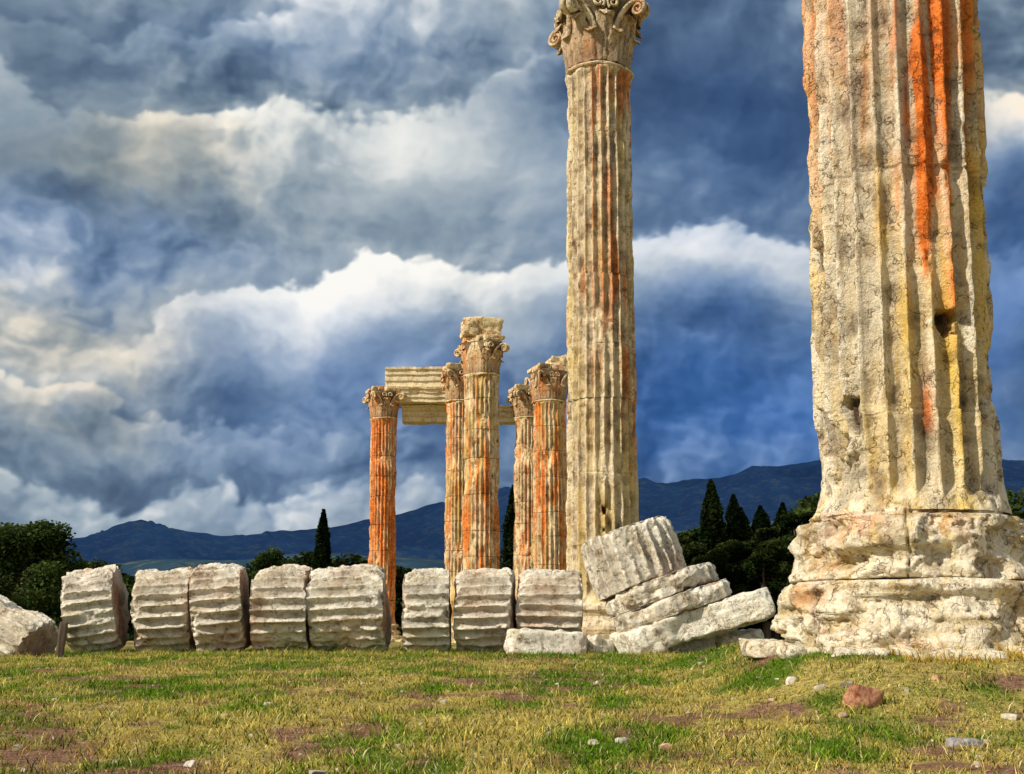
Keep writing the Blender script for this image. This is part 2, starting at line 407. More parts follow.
beam('lower_beam', -7.3, 1.2, 79.3, 15.1, 16.15, 1.2, 5, M_beam)
block('broken_cap_block', (2.1, 1.8, 1.0), (-1.75, 65, 17.75), (0, 4, 10), M_far, 5, ar, n=16, rough=.16, cuts=7)
block('broken_cap_block', (1.5, 1.3, .8), (2.9, 70, 17.0), (0, -6, 10), M_far, 6, ar, n=14, rough=.14, cuts=7)

# ------------------------------------------------------------------ near right column
CX, CY = 3.95, 11.9
FC = math.atan2(-CY, -CX)
def cb_near(TH, Z, R, B, s):
    u = np.sin(TH-FC); fr = np.cos(TH-FC) > -.3
    Zs = Z+1.1*s
    core = np.exp(-((u-.45)/.25)**2)*sst(4.0, 6.2, Zs)
    core2 = np.exp(-((u-.14)/.12)**2)*sst(4.8, 6.4, Zs)*.9
    core3 = np.exp(-((u-.25)/.05)**2)*sst(2.8, 3.0, Z)*sst(3.6, 3.1, Z)*.9
    core4 = np.exp(-((u-.58)/.045)**2)*sst(3.9, 4.4, Z)*.8
    edge = np.exp(-((u-.85)/.14)**2)*sst(5.2, 6.8, Zs)*.6
    left = np.exp(-((u+.45)/.3)**2)*sst(5.2, 7.5, Zs)*.5
    rr = np.clip((core*3.2+core2*2.2+core4*1.5+edge+left)*(.8+1.3*s)+core3, 0, 1.6)*fr
    rr = np.maximum(rr, R*.45*sst(4, 7, Z))
    yy = np.exp(-((u-.72)/.34)**2)*sst(2.6, 4.2, Z+.5*s)*1.3+np.exp(-((u-.2)/.4)**2)*.35
    yy = np.clip(yy*(.7+1.1*s)+.3*sst(.0, .6, s), 0, 1)
    return rr, yy
zs = np.concatenate([np.arange(2.15, 7.9, .0135), np.arange(7.9, 15.9, .1)])
dn = [(FC+math.asin(.50), 3.98, .11, .13, .16), (FC-math.asin(.64), 3.22, .14, .2, .15), (FC-math.asin(.93), 4.75, .12, .25, .10),
      (FC-math.asin(.80), 2.75, .22, .35, .06), (FC-math.asin(.62), 2.5, .3, .25, .04), (FC-math.asin(.93), 3.05, .12, .3, .07), (FC-math.asin(.4), 2.75, .2, .2, .03)]
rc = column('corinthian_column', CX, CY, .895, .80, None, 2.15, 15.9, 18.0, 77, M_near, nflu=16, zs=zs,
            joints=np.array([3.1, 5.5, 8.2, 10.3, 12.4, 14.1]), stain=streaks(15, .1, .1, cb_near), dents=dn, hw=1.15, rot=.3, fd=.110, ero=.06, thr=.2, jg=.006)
def ring_course(name, prof, seed, sq, cracks, rots, chips, parent, mat=M_near, na=420, nz=110, amp=.05):
    prof = np.array(prof); seglen = np.r_[0, np.cumsum(np.hypot(np.diff(prof[:, 0]), np.diff(prof[:, 1])))]
    t = np.linspace(0, seglen[-1], nz); r = np.interp(t, seglen, prof[:, 0]); z = np.interp(t, seglen, prof[:, 1])
    th = np.arange(na)*2*pi/na; TH, R = np.meshgrid(th, r); Z = np.repeat(z[:, None], na, 1)
    shp = (np.abs(np.cos(TH-rots))**sq+np.abs(np.sin(TH-rots))**sq)**(-1/sq)
    R = R*shp; P = np.stack([R*np.cos(TH), R*np.sin(TH), Z], -1)
    n = fbm(P*np.array([1.5, 1.5, 2.6]), 5, seed); n2 = fbm(P*np.array([3, 3, 9.]), 4, seed+5); n3 = fbm(P*14, 3, seed+9)
    q = np.clip(n+.15, 0, 1)*2.2; q = np.floor(q*2)/2+sst(.0, .35, (q*2) % 1)*.5
    los = q*amp*2.0+np.clip(n2, 0, 1)*amp*1.2-n3*.010
    cav = np.clip(n2*.65, 0, .5)+sst(.0, .12, (q*2) % 1)*sst(.35, .12, (q*2) % 1)*.25
    for (a, z_, wa, wz, dp) in chips:
        da = (TH-a+pi) % (2*pi)-pi
        g = sst(1.15, .5, np.sqrt((da/wa)**2+((Z-z_)/wz)**2)+.6*n); los = los+g*dp; cav = cav+g*.25*(dp > .1)
    for a in cracks:
        da = (TH-a+.03*fbm(np.stack([Z*5, Z*0, Z*0], -1), 3, 3)+pi) % (2*pi)-pi
        g = np.exp(-(da/.008)**2); los = los+g*.04; cav = cav+g*.9
    R2 = R-los*(R/R.max())**2; P[..., 0] = R2*np.cos(TH); P[..., 1] = R2*np.sin(TH); P[..., 2] += n*.02
    A = np.zeros(P.shape); A[..., 1] = cav; A[..., 2] = np.clip(n2*.6, 0, .4)
    A[..., 0] = np.clip(fbm(P*2.4, 3, seed+77)-.25, 0, 1)*.4
    mk_obj(name, mk_mesh(name, P, quads=grid_faces(nz, na), mat=mat, attr=A), parent)
S = lambda u: FC+math.asin(max(-1, min(1, u)))
ring_course('upper_torus', [(.5, 2.18), (.97, 2.175), (1.0, 2.12), (1.13, 2.10), (1.20, 2.02), (1.22, 1.90), (1.16, 1.80), (1.13, 1.75), (1.15, 1.68), (1.19, 1.6), (1.19, 1.53), (1.15, 1.515), (.6, 1.51)], 5, 2, [S(-.02), S(.98)], 0,
            [(S(-.8), 2.0, .6, .18, .15), (S(-.45), 1.68, .5, .12, .06), (S(.62), 1.62, .16, .1, .16), (S(-.9), 1.75, .4, .2, .08), (S(.2), 2.05, .2, .1, .05)], rc)
ring_course('lower_torus', [(.6, 1.508), (1.24, 1.503), (1.30, 1.45), (1.33, 1.35), (1.33, 1.2), (1.36, 1.12), (1.38, 1.0), (1.36, .80), (.6, .78)], 15, 2.4, [S(.72), S(-.62)], FC+.2,
            [(S(-.3), 1.35, .6, .1, .06), (S(.35), 1.3, .5, .13, .10), (S(-.85), 1.1, .2, .2, .1)], rc)

# ------------------------------------------------------------------ ground
def gz(x, y):
    b = np.interp(y, [-60, 0, 6, 10, 15, 20, 26, 40, 120, 1000, 9000], [.1, .28, .325, .42, .53, .60, .645, .62, .5, .3, -4])
    md = sst(1.6, 3.0, x)*sst(7.8, 11.0, y)*(1-sst(15, 20, y))*(1-sst(9, 14, x))
    b = b+md*np.clip(.88-b, 0, 1)
    P = np.stack([x, y, np.zeros_like(x)], -1)
    near = np.exp(-np.abs(y-12)/60)
    return b+(fbm(P*.35, 3, 2)*.02+fbm(P*1.6, 3, 4)*.018)*near
def patch(x, y):
    P = np.stack([x, y*.6, np.zeros_like(x)], -1)
    return fbm(P*.6, 3, 101)*.55+fbm(P*2.2, 4, 103)*.9, fbm(P*1.1+9, 4, 107)*.5+fbm(P*4.2, 4, 111)*.85-.17, fbm(P*5.5, 3, 109)
def axis(a, b, st, far, g=1.22):
    c = list(np.arange(a, b, st)); s = st; v = b
    while v < far: v += s; s *= g; c.append(v)
    return c
xs = axis(0, 13, .09, 9000); xs = np.array([-v for v in xs[:0:-1]]+xs)
ys = axis(3, 27, .09, 9000); yb = axis(0, .1, .5, 900, 1.4); ys = np.array([3-v for v in yb[:0:-1]]+ys)
X, Y = np.meshgrid(xs, ys); Z = gz(X, Y)
p1, p2, p3 = patch(X, Y)
green = np.array([.13, .20, .02]); straw = np.array([.50, .40, .12]); soil = np.array([.31, .17, .11])
a = sst(-.35, .25, -p1+.15*p3)[..., None]; G = green*(1-a)+straw*a
b = sst(-.05, .35, p2+.25*p3)[..., None]; G = G*(1-b)+soil*b
m, t = new_mat('dry_grass_soil')
co = t.n('ShaderNodeTexCoord').outputs['Object']; at = t.n('ShaderNodeAttribute', attribute_name='wx').outputs['Color']
n1 = t.noise(co, 16, 5, .75); n2 = t.noise(co, 70, 3, .7)
c = t.mix(.9, at, t.ramp(n1, [(.3, .12), (.5, .5), (.7, .9)]), 'OVERLAY')
c = t.mix(.85, c, t.ramp(n2, [(.3, .1), (.7, .92)]), 'OVERLAY')
bp = t.n('ShaderNodeBump', {'Strength': 1.0, 'Distance': .05, 'Height': t.m('ADD', n1, t.m('MULTIPLY', n2, .4))}).outputs[0]
t.n('ShaderNodeOutputMaterial', {'Surface': t.n('ShaderNodeBsdfPrincipled', {'Base Color': c, 'Roughness': .95, 'Normal': bp, 'Specular IOR Level': .1}).outputs[0]})
mk_obj('ground', mk_mesh('ground', np.stack([X, Y, Z], -1), quads=grid_faces(len(ys), len(xs), False), mat=m, attr=G*.9))

m, t = new_mat('grass_blades')
at = t.n('ShaderNodeAttribute', attribute_name='wx').outputs['Color']
bs = t.n('ShaderNodeBsdfDiffuse', {'Color': at})
tr = t.n('ShaderNodeBsdfTranslucent', {'Color': at})
t.n('ShaderNodeOutputMaterial', {'Surface': t.n('ShaderNodeMixShader', {0: .35, 1: bs.outputs[0], 2: tr.outputs[0]}).outputs[0]}); M_grass = m
NC = 66000
d = 4.8+22.5*rng.random(NC)**1.1; ax = rng.uniform(-.54, .54, NC); cx = ax*d; cy = d
q1, q2, q3 = patch(cx, cy)
keep = rng.random(NC) < (1-.75*sst(-.02, .35, q2+.25*q3))*(1-.40*sst(0, .5, -q1))
cx, cy, q1, q2, q3 = [a[keep] for a in (cx, cy, q1, q2, q3)]
nb = 8; bx = np.repeat(cx, nb)+rng.normal(0, .026, len(cx)*nb)*(1+np.repeat(cy, nb)*.05); by = np.repeat(cy, nb)+rng.normal(0, .028, len(cx)*nb)
ch = np.repeat(rng.uniform(.5, 1.5, len(cx)), nb)
k1, k2, k3 = np.repeat(q1, nb), np.repeat(q2, nb), np.repeat(q3, nb); n = len(bx)
inside = (np.hypot(bx-CX, by-CY) < 1.35)
h = rng.gamma(4, .0072, n)*ch*(1+.6*np.clip(k3, -.6, 1)); h = np.clip(h, .008, .12)
tall = (bx > 3.3) & (by > 10) & (by < 11.2); h = np.where(tall, h*2.2, h)
h = np.where(by > 21, h*1.6, h)
h[inside] = .002
a = rng.uniform(0, 2*pi, n); w = rng.uniform(.0016, .0038, n)*(1+by*.035); la = rng.uniform(0, 2*pi, n); ln = h*rng.uniform(.3, 1.3, n)
base = np.stack([bx, by, gz(bx, by)-.004], -1); wd = np.stack([np.cos(a)*w, np.sin(a)*w, 0*w], -1); lv = np.stack([np.cos(la)*ln, np.sin(la)*ln, h], -1)
mid = base+lv*np.array([.35, .35, .6]); tip = base+lv
V = np.stack([base-wd, base+wd, mid+wd*.7, mid-wd*.7, tip], 1)
o = np.arange(n)[:, None]*5
green = np.array([.19, .36, .014]); yel = np.array([.80, .64, .16]); br = np.array([.46, .23, .12]); dk = np.array([.04, .09, .008])
f = sst(-.2, .3, -k1+.2*k3+rng.normal(0, .22, n)); col = green+(yel-green)*f[:, None]
f = sst(-.05, .35, k2+rng.normal(0, .18, n)); col = col+(br-col)*(f*.7)[:, None]
f = (rng.random(n) < .22); col[f] = dk
f = (rng.random(n) < .07); col[f] = (.84, .74, .38)
col[tall & (rng.random(n) < .6)] = (.76, .46, .07)
col *= rng.uniform(.55, 1.3, n)[:, None]*np.repeat(rng.uniform(.6, 1.25, len(cx)), nb)[:, None]
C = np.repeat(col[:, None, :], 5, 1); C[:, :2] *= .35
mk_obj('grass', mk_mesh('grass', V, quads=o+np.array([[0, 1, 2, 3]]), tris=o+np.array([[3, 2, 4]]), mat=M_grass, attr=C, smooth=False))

# ------------------------------------------------------------------ fallen drums
def drum_mesh(name, R, L, seed, cuts=3, fd=.12, ero=.09, capn=12, nz=60, nA=312, orange=.1, mat=None):
    lr = np.random.default_rng(seed)
    pr = [(R*(i/capn), -L/2) for i in range(capn)]+[(R, -L/2+L*i/nz) for i in range(nz+1)]+[(R*(1-i/capn), L/2) for i in range(1, capn+1)]
    pr = np.array(pr); pr[0, 0] = pr[-1, 0] = .001
    th = np.arange(nA)*2*pi/nA; TH, RR = np.meshgrid(th, pr[:, 0]); Z = np.repeat(pr[:, 1][:, None], nA, 1)
    fl = flute(TH); edge = np.minimum(Z+L/2, L/2-Z)
    P = np.stack([RR*np.cos(TH), RR*np.sin(TH), Z], -1)
    E = np.clip(fbm(P*1.5, 5, seed)-.12, 0, 1)*ero*2.0+np.clip(fbm(P*5, 4, seed+2)-.0, 0, 1)*ero*.8
    E = E+np.exp(-(edge/.07)**2)*.06*np.clip(1+1.8*fbm(P*4.5, 3, seed+7), .15, 3)
    lim = R-np.maximum(E, fl*fd); r = np.where(RR > R*.86, np.minimum(RR, lim), RR*.97)
    r = r+fbm(P*6, 4, seed+3)*.020*(RR/R)
    P[..., 0] = r*np.cos(TH); P[..., 1] = r*np.sin(TH)
    P[..., 2] += (RR < R*.97)*fbm(P*2.2, 4, seed+5)*.05
    cut = np.zeros_like(Z)
    for c in range(cuts+3):
        a = lr.uniform(0, 2*pi); nv = np.array([cos(a), sin(a), lr.choice([-1, 1])*lr.uniform(.5, 1.8)]); nv /= np.linalg.norm(nv)
        ext = np.hypot(nv[0], nv[1])*R+abs(nv[2])*L/2
        dd = P @ nv-ext*lr.uniform(.82, .95)+.10*fbm(P*3, 4, seed+c+20); P = P-nv*np.clip(dd, 0, None)[..., None]*.9
        cut = np.maximum(cut, sst(0, .03, dd))
    side = (RR > R*.97)
    A = np.zeros(P.shape); A[..., 1] = np.where(side, fl**2*.45*(1-np.clip(E*8, 0, 1))*(1-cut), .45)+np.clip(fbm(P*2.5, 4, seed+8)*.35, 0, .4)  # shaded flutes painted dark on the side; caps and blotches toned darker
    A[..., 0] = np.where(side, orange*np.clip(fbm(P*1.5, 3, seed+9)+.3, 0, 1), .6*np.clip(fbm(P*1.5, 3, seed+9)+.5, 0, 1))
    return mk_mesh(name, P, quads=grid_faces(len(pr), nA), mat=mat or M_drum, attr=A)
sc = .0208
for i, (l, L, tilt, yaw, R) in enumerate([(72, 48, 8, 6, .92), (139, 55, 3, 3, .91), (199, 48, 5, 4, .96), (257, 53, 1, 2, .94), (313, 73, 3, 0, .94), (405, 45, 1, 2, .90), (457, 57, 2, -3, .90), (518, 63, -1, -2, .89)]):
    x = (l+L/2-512)*sc; roll = rng.uniform(0, 360)
    M = Matrix.Translation((x, 25.1+.1*sin(i*2.1), .59+R)) @ rotm(0, 0, yaw) @ rotm(0, 90-tilt, 0) @ rotm(0, 0, roll)
    mk_obj('fallen_column_drum', drum_mesh('fallen_column_drum', R, L*sc, 200+i*13, cuts=2+i % 3, orange=.2), M=M)
M = Matrix.Translation((-9.35, 22.0, .98)) @ rotm(0, 0, -10) @ rotm(0, 90+26, 0)
mk_obj('fallen_column_drum', drum_mesh('fallen_column_drum', .74, 1.6, 377, cuts=0), M=M)
def pdisc(R, L, x, y, z, tilt, seed, rx=0, **k):
    mk_obj('fallen_column_drum', drum_mesh('fallen_column_drum', R, L, seed, **k), M=Matrix.Translation((x, y, z)) @ rotm(rx, 0, 0) @ rotm(0, -tilt, 0) @ rotm(0, 0, 20))
pdisc(.98, 1.16, 2.45, 24.2, 2.53, 19, 401, rx=-4, cuts=0)
pdisc(1.18, .40, 2.98, 24.1, 1.90, 19, 409, rx=-2, cuts=3, nz=30, fd=.05)
pdisc(1.24, .36, 3.2, 24.0, 1.56, 19, 417, rx=-2, cuts=4, nz=30, fd=.04)
block('stone_slab', (1.5, 1.5, .5), (2.85, 23.6, 1.02), (-1, -20, 12), M_drum, 81, cuts=6, rough=.07, n=34)
block('stone_slab', (1.9, 1.3, .56), (4.1, 23.5, 1.36), (-1, -16, -8), M_drum, 82, cuts=5, rough=.07, n=34)
block('stone_slab', (1.6, 1.2, .5), (3.5, 24.3, .85), (0, -6, 5), M_drum, 83, cuts=5, rough=.07, n=24)
block('stone_slab', (1.0, 1.2, .45), (4.3, 24.2, .82), (0, -10, 25), M_drum, 84, cuts=5, rough=.07, n=24)
block('broken_stone', (1.5, .7, .55), (.66, 23.7, .80), (0, 3, 4), M_drum, 85, cuts=8, rough=.07, n=30)
block('broken_stone', (.5, .4, .35), (1.75, 24.1, .78), (0, 13, 24), M_drum, 86, cuts=6, rough=.05)
for i, (x, y, z, sx, sy, sz, r) in enumerate([(2.72, 11.3, .84, .4, .4, .12, 5), (3.05, 10.75, .82, .55, .5, .14, -8), (3.75, 10.45, .80, .9, .5, .14, 3), (4.7, 10.5, .82, .8, .5, .15, -4), (5.5, 10.9, .86, .9, .6, .16, 10), (2.6, 12.4, .86, .45, .8, .16, 0)]):
    block('paving_slab', (sx, sy, sz), (x, y, z), (2, 1, r), M_near, 120+i, cuts=5, rough=.03, n=20)

acc = Acc(); V0, Q0 = cube_pts(6)
def pebble(x, y, s, seed):
    lr = np.random.default_rng(seed); P = V0/np.linalg.norm(V0, axis=1)[:, None]*.5+V0*.22
    P = P*np.array([s, s*lr.uniform(.6, 1), s*lr.uniform(.35, .7)])*.9
    for c in range(5):
        nv = lr.normal(0, 1, 3); nv /= np.linalg.norm(nv); dd = P @ nv-s*lr.uniform(.2, .36); P = P-nv*np.clip(dd, 0, None)[:, None]
    a = lr.uniform(0, 6.28); Rm = np.array([[cos(a), -sin(a), 0], [sin(a), cos(a), 0], [0, 0, 1]]); P = P @ Rm.T
    P = P+np.array([x, y, float(gz(np.array([x]), np.array([y]))[0])+s*.05]); A = np.zeros(P.shape); A[:, 0] = (lr.random() < .15)*.4; A[:, 1] = lr.uniform(0, .5)
    acc.add(P, Q0, A)
for i in range(480):
    d = 5.5+19*rng.random(); pebble(rng.uniform(-.5, .5)*d, d, rng.gamma(2.0, .009)+.008, 900+i)
for (px, py, w) in [(195, 762, 12), (318, 772, 18), (330, 690, 8), (445, 702, 8), (521, 678, 9), (595, 742, 12), (622, 740, 13), (665, 747, 15), (718, 735, 8), (790, 682, 14), (820, 688, 12), (845, 684, 13), (905, 690, 9), (980, 740, 9), (1005, 716, 16), (270, 704, 7), (120, 760, 8), (226, 715, 9), (60, 700, 8), (400, 745, 8), (600, 684, 11), (640, 672, 8), (740, 660, 12), (700, 664, 8), (255, 735, 8), (505, 762, 9), (935, 678, 10), (770, 700, 8)]:
    r = (py-635)/1200
    yy = np.linspace(5, 25, 400); xx = (px-512)/1208*yy; zz = gz(xx, yy); k = np.argmin(np.abs((1-zz)/yy-r)); pebble(float(xx[k]), float(yy[k]), w/1208*yy[k]*1.1, 1500+px)
mk_obj('scattered_stones', acc.mesh('scattered_stones', stone_mat('pebble_stone', (.66, .60, .50), (.48, .42, .34), (.27, .21, .17), vein=.2, bump=.3), smooth=False))
M_red = stone_mat('red_rock', (.46, .22, .13), (.32, .12, .07), (.14, .05, .035), vein=.5, k=4)
block('red_rock', (.24, .18, .18), (2.56, 8.85, float(gz(np.array([2.56]), np.array([8.85]))[0])+.04), (5, 12, 20), M_red, 63, cuts=11, cutd=.5, rough=.03, n=18, rnd=.012)
M_slate = stone_mat('slate_rock', (.34, .33, .36), (.22, .21, .24), (.12, .11, .13), vein=.2, k=4)
block('grey_rock', (.20, .14, .06), (2.7, 7.25, float(gz(np.array([2.7]), np.array([7.25]))[0])+.005), (3, 4, 10), M_slate, 62, cuts=9, cutd=.55, rough=.012, n=14, rnd=.01)

# ------------------------------------------------------------------ vegetation
m, t = new_mat('foliage')
at = t.n('ShaderNodeAttribute', attribute_name='wx').outputs['Color']
bs = t.n('ShaderNodeBsdfDiffuse', {'Color': at}); tr = t.n('ShaderNodeBsdfTranslucent', {'Color': at})
t.n('ShaderNodeOutputMaterial', {'Surface': t.n('ShaderNodeMixShader', {0: .2, 1: bs.outputs[0], 2: tr.outputs[0]}).outputs[0]}); M_leaf = m
m, t = new_mat('bark'); co = t.n('ShaderNodeTexCoord').outputs['Object']
c = t.ramp(t.noise(t.vm('MULTIPLY', co, (4, 4, .8)), 3, 5, .6), [(.3, (.05, .035, .025)), (.7, (.16, .12, .09))])
t.n('ShaderNodeOutputMaterial', {'Surface': t.n('ShaderNodeBsdfPrincipled', {'Base Color': c, 'Roughness': .9}).outputs[0]}); M_bark = m
def leaves(C, size, col):
    n = len(C); a = rng.normal(0, 1, (n, 3)); a /= np.linalg.norm(a, axis=1)[:, None]; a[:, 2] *= .6
    b = np.cross(a, rng.normal(0, 1, (n, 3))); b /= np.linalg.norm(b, axis=1)[:, None]
    s = (size*rng.uniform(.6, 1.4, n))[:, None]
    V = np.stack([C-a*s-b*s*.25, C-a*s*.1-b*s*.6, C+a*s, C+b*s*.6], 1)
    return V, np.repeat(col[:, None, :], 4, 1)
def leafmesh(name, C, size, col):
    V, A = leaves(C, size, col); n = len(C)
    return mk_mesh(name, V, quads=np.arange(n*4).reshape(-1, 4), mat=M_leaf, attr=A, smooth=False)
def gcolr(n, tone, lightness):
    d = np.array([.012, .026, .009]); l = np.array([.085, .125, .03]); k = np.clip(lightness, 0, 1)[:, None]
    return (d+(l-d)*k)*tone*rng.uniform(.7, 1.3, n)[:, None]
def limb(acc, a, b, r0, r1, seed):
    a = np.array(a, float); b = np.array(b, float); n = 8; q = np.linspace(0, 1, n)[:, None]; p = a+(b-a)*q
    p += np.stack([fbm(p*.9, 2, seed), fbm(p*.9+5, 2, seed), 0*q[:, 0]], -1)*.12*np.sin(q*pi)
    tg = (b-a)/np.linalg.norm(b-a); sd = np.cross(tg, [.3, 1, .1]); sd /= np.linalg.norm(sd); u2 = np.cross(tg, sd)
    th = np.arange(8)*pi/4; rr = (r0+(r1-r0)*q)
    P = p[:, None]+rr[:, None]*(np.cos(th)[None, :, None]*sd+np.sin(th)[None, :, None]*u2); acc.add(P, grid_faces(n, 8))
def cypress(x, y, z0, H, R, n=9000):
    e = empty('cypress_tree', (x, y, z0)); acc = Acc(); limb(acc, (0, 0, -.1), (0, 0, H*.85), R*.16, .03, 3)
    for i in range(14):
        a = i*2.4; z = H*(.1+.05*i); limb(acc, (0, 0, z), (cos(a)*R*.6, sin(a)*R*.6, z+H*.12), .05, .02, i)
    mk_obj('trunk', acc.mesh('trunk', M_bark), e)
    t = rng.random(n)**.9; prof = (np.clip(t/.12, 0, 1)**.5)*(1-np.clip((t-.35)/.65, 0, 1)**2.2)**.9; a = rng.uniform(0, 2*pi, n)
    rr = R*prof*np.sqrt(rng.uniform(.3, 1, n)); P = np.stack([rr*np.cos(a), rr*np.sin(a), .03*H+t*H*.97], -1)
    nz_ = fbm(P*np.array([2.2, 2.2, 1.1]), 3, int(abs(x)*7) % 50); P[:, :2] *= (1+.38*nz_)[:, None]
    k = nz_ > -.75+.2*rng.random(n); P = P[k]; nz_ = nz_[k]
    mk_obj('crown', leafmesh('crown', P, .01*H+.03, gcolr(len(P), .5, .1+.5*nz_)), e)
def round_tree(name, x, y, z0, H, W, n=14000, clumps=16, tone=1., seed=1, leafs=.11):
    e = empty(name, (x, y, z0)); acc = Acc(); lr = np.random.default_rng(seed)
    limb(acc, (0, 0, -.2), (0, 0, H*.5), W*.06, W*.035, seed); C = []; L = []
    for i in range(clumps):
        a = lr.uniform(0, 2*pi); q = lr.random(); zc = H*(.25+.62*q); rc_ = W*.5*np.sqrt(lr.random())*(1.05-.7*q**2)
        c = np.array([rc_*cos(a), rc_*sin(a), zc]); limb(acc, (0, 0, H*min(.45, .8*zc/H)), c, W*.022, W*.006, seed+i)
        cr = W*lr.uniform(.11, .2); m_ = n//clumps; p = lr.normal(0, 1, (m_, 3)); p /= np.linalg.norm(p, axis=1)[:, None]
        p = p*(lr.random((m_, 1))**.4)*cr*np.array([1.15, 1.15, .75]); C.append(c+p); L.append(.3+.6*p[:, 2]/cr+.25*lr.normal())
    mk_obj('trunk', acc.mesh('trunk', M_bark), e); C = np.concatenate(C); L = np.concatenate(L); C += (fbm(C*1.8, 3, seed)*.25)[:, None]
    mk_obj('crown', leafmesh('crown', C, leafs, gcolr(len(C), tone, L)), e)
round_tree('pine_tree', -24.3, 60, .5, 6.7, 5.8, n=30000, clumps=34, seed=5, tone=1.1)
round_tree('pine_tree', -27.4, 62, .5, 6.6, 5.6, n=24000, clumps=28, seed=6, tone=1.0)
round_tree('pine_tree', -22.0, 64, .5, 4.6, 4.4, n=14000, clumps=22, seed=8, tone=.9)
round_tree('olive_tree', -15.6, 78, .5, 6.4, 4.0, n=14000, clumps=20, seed=11, tone=1.4)
cypress(-14.2, 90, .5, 9.9, .8)
cypress(.12, 92, .5, 12.0, 1.0)
cypress(13.7, 82, .5, 11.1, .98, n=14000)
cypress(15.6, 84, .5, 10.3, 1.2, n=14000)
cypress(16.9, 88, .5, 9.8, 1.2)
cypress(12.4, 86, .5, 7.5, 1.3)
cypress(18.3, 88, .5, 10.0, 1.5, n=12000)
cypress(20.4, 90, .5, 10.4, 1.6, n=12000)
for i, (x, y, H, W) in enumerate([(19.9, 82, 9.8, 5.0), (17.4, 80, 8.8, 5.0), (22.4, 84, 10.0, 6), (11.6, 80, 7.4, 4.4), (14.6, 79, 7.2, 4.8), (13.0, 86, 9.0, 3.6), (9.6, 84, 5.6, 4.4), (16.0, 76, 6.8, 5.0), (18.6, 77, 7.4, 5.0), (12.9, 77, 6.2, 4.4)]):
    round_tree('pine_tree', x, y, .5, H, W, n=18000, clumps=26, seed=21+i, tone=.45+.06*(i % 3), leafs=.15)
n = 120000; X = rng.uniform(-62, 62, n); D = 96+10*rng.random(n)
def tl(x):
    pxs = 512+x/100*1200
    b = np.interp(pxs, [-200, 60, 90, 240, 300, 400, 560, 640, 670, 700, 840, 1250], [7.0, 6.6, 5.0, 5.6, 6.4, 6.0, 6.2, 6.2, 7.6, 10.2, 11.4, 11.0])
    P = np.stack([x*.28, x*0, x*0], -1); return b*(1+.22*fbm(P, 4, 61))
Zt = tl(X)*rng.random(n)**.85
P = np.stack([X, D, .3+Zt], -1); nn = fbm(P*.55, 3, 66); k = (nn > -.7) | (Zt < 3); P = P[k]; nn = nn[k]; Zt = Zt[k]
P[:, 1] += -2.2*nn
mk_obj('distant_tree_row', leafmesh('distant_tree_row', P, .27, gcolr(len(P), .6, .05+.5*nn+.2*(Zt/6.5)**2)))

m, t = new_mat('weathered_wood'); co = t.n('ShaderNodeTexCoord').outputs['Object']
c = t.ramp(t.noise(t.vm('MULTIPLY', co, (9, 9, 1.2)), 3, 5, .6), [(.3, (.04, .03, .02)), (.7, (.14, .10, .07))])
t.n('ShaderNodeOutputMaterial', {'Surface': t.n('ShaderNodeBsdfPrincipled', {'Base Color': c, 'Roughness': .9}).outputs[0]}); M_wood = m
block('wooden_post', (.13, .13, .75), (-7.75, 20.8, .85), (2, 5, 12), M_wood, 9, cuts=2, n=10, rough=.012, rnd=.02)

# ------------------------------------------------------------------ mountains
def dirv(px, py):
    p = radians(6.8); Xc = (px-512)/1200; Yc = (492-py)/1200
    return Vector((Xc, cos(p)-Yc*sin(p), sin(p)+Yc*cos(p))).normalized()
def ratio(px, py):
    v = dirv(px, py); return math.atan2(v.x, v.y), v.z/math.hypot(v.x, v.y)
def range_mesh(name, pts, d0, d1, seed, mat, amp):
    aa = []; rr = []
    for (px, py) in pts: a, r = ratio(px, py); aa.append(a); rr.append(r)
    az = np.linspace(-1.0, 1.0, 1100); rg = np.interp(az, aa, rr)
    q = np.stack([az*26, az*0, az*0], -1); rg = rg*(1+.03*fbm(q, 4, seed))
    nt = 110; tt = np.linspace(0, 1.35, nt); AZ, TT = np.meshgrid(az, tt); D = d0+(d1-d0)*TT
    up = np.where(TT < 1, sst(0, 1, TT)**.9, 1-(TT-1)*1.5)
    Zr = rg[None]*d1*up
    Pn = np.stack([np.sin(AZ)*D/420, np.cos(AZ)*D/420, 0*D], -1); nn = 1-np.abs(fbm(Pn, 4, seed+2, .42))*2
    Zr = Zr+nn*amp*np.sin(np.clip(TT, 0, 1)*pi)*sst(1.0, .8, TT)
    P = np.stack([np.sin(AZ)*D, np.cos(AZ)*D, Zr], -1)
    A = np.zeros(P.shape); A[..., 1] = np.clip(.5-.5*nn, 0, 1)
    mk_obj(name, mk_mesh(name, P, quads=grid_faces(nt, 1100, False), mat=mat, attr=A))
def mt_mat(name, a, b, c_):
    m, t = new_mat(name); co = t.n('ShaderNodeTexCoord').outputs['Object']
    G = t.n('ShaderNodeSeparateColor', {0: t.n('ShaderNodeAttribute', attribute_name='wx').outputs['Color']}).outputs[1]
    n1 = t.noise(co, .0035, 5, .7); n2 = t.noise(t.vm('MULTIPLY', co, (1, 1, 2)), .02, 6, .75)
    c = t.mix(t.ss(n1, .4, .62), a, b); c = t.mix(t.m('MULTIPLY', t.ss(n2, .52, .62), .5), c, c_)
    c = t.mix(t.m('MULTIPLY', G, .5), c, tuple(v*.6 for v in a))
    c = t.mix(.3, c, t.ramp(n2, [(.35, .3), (.65, .75)]), 'OVERLAY')
    t.n('ShaderNodeOutputMaterial', {'Surface': t.n('ShaderNodeBsdfDiffuse', {'Color': c}).outputs[0]}); return m
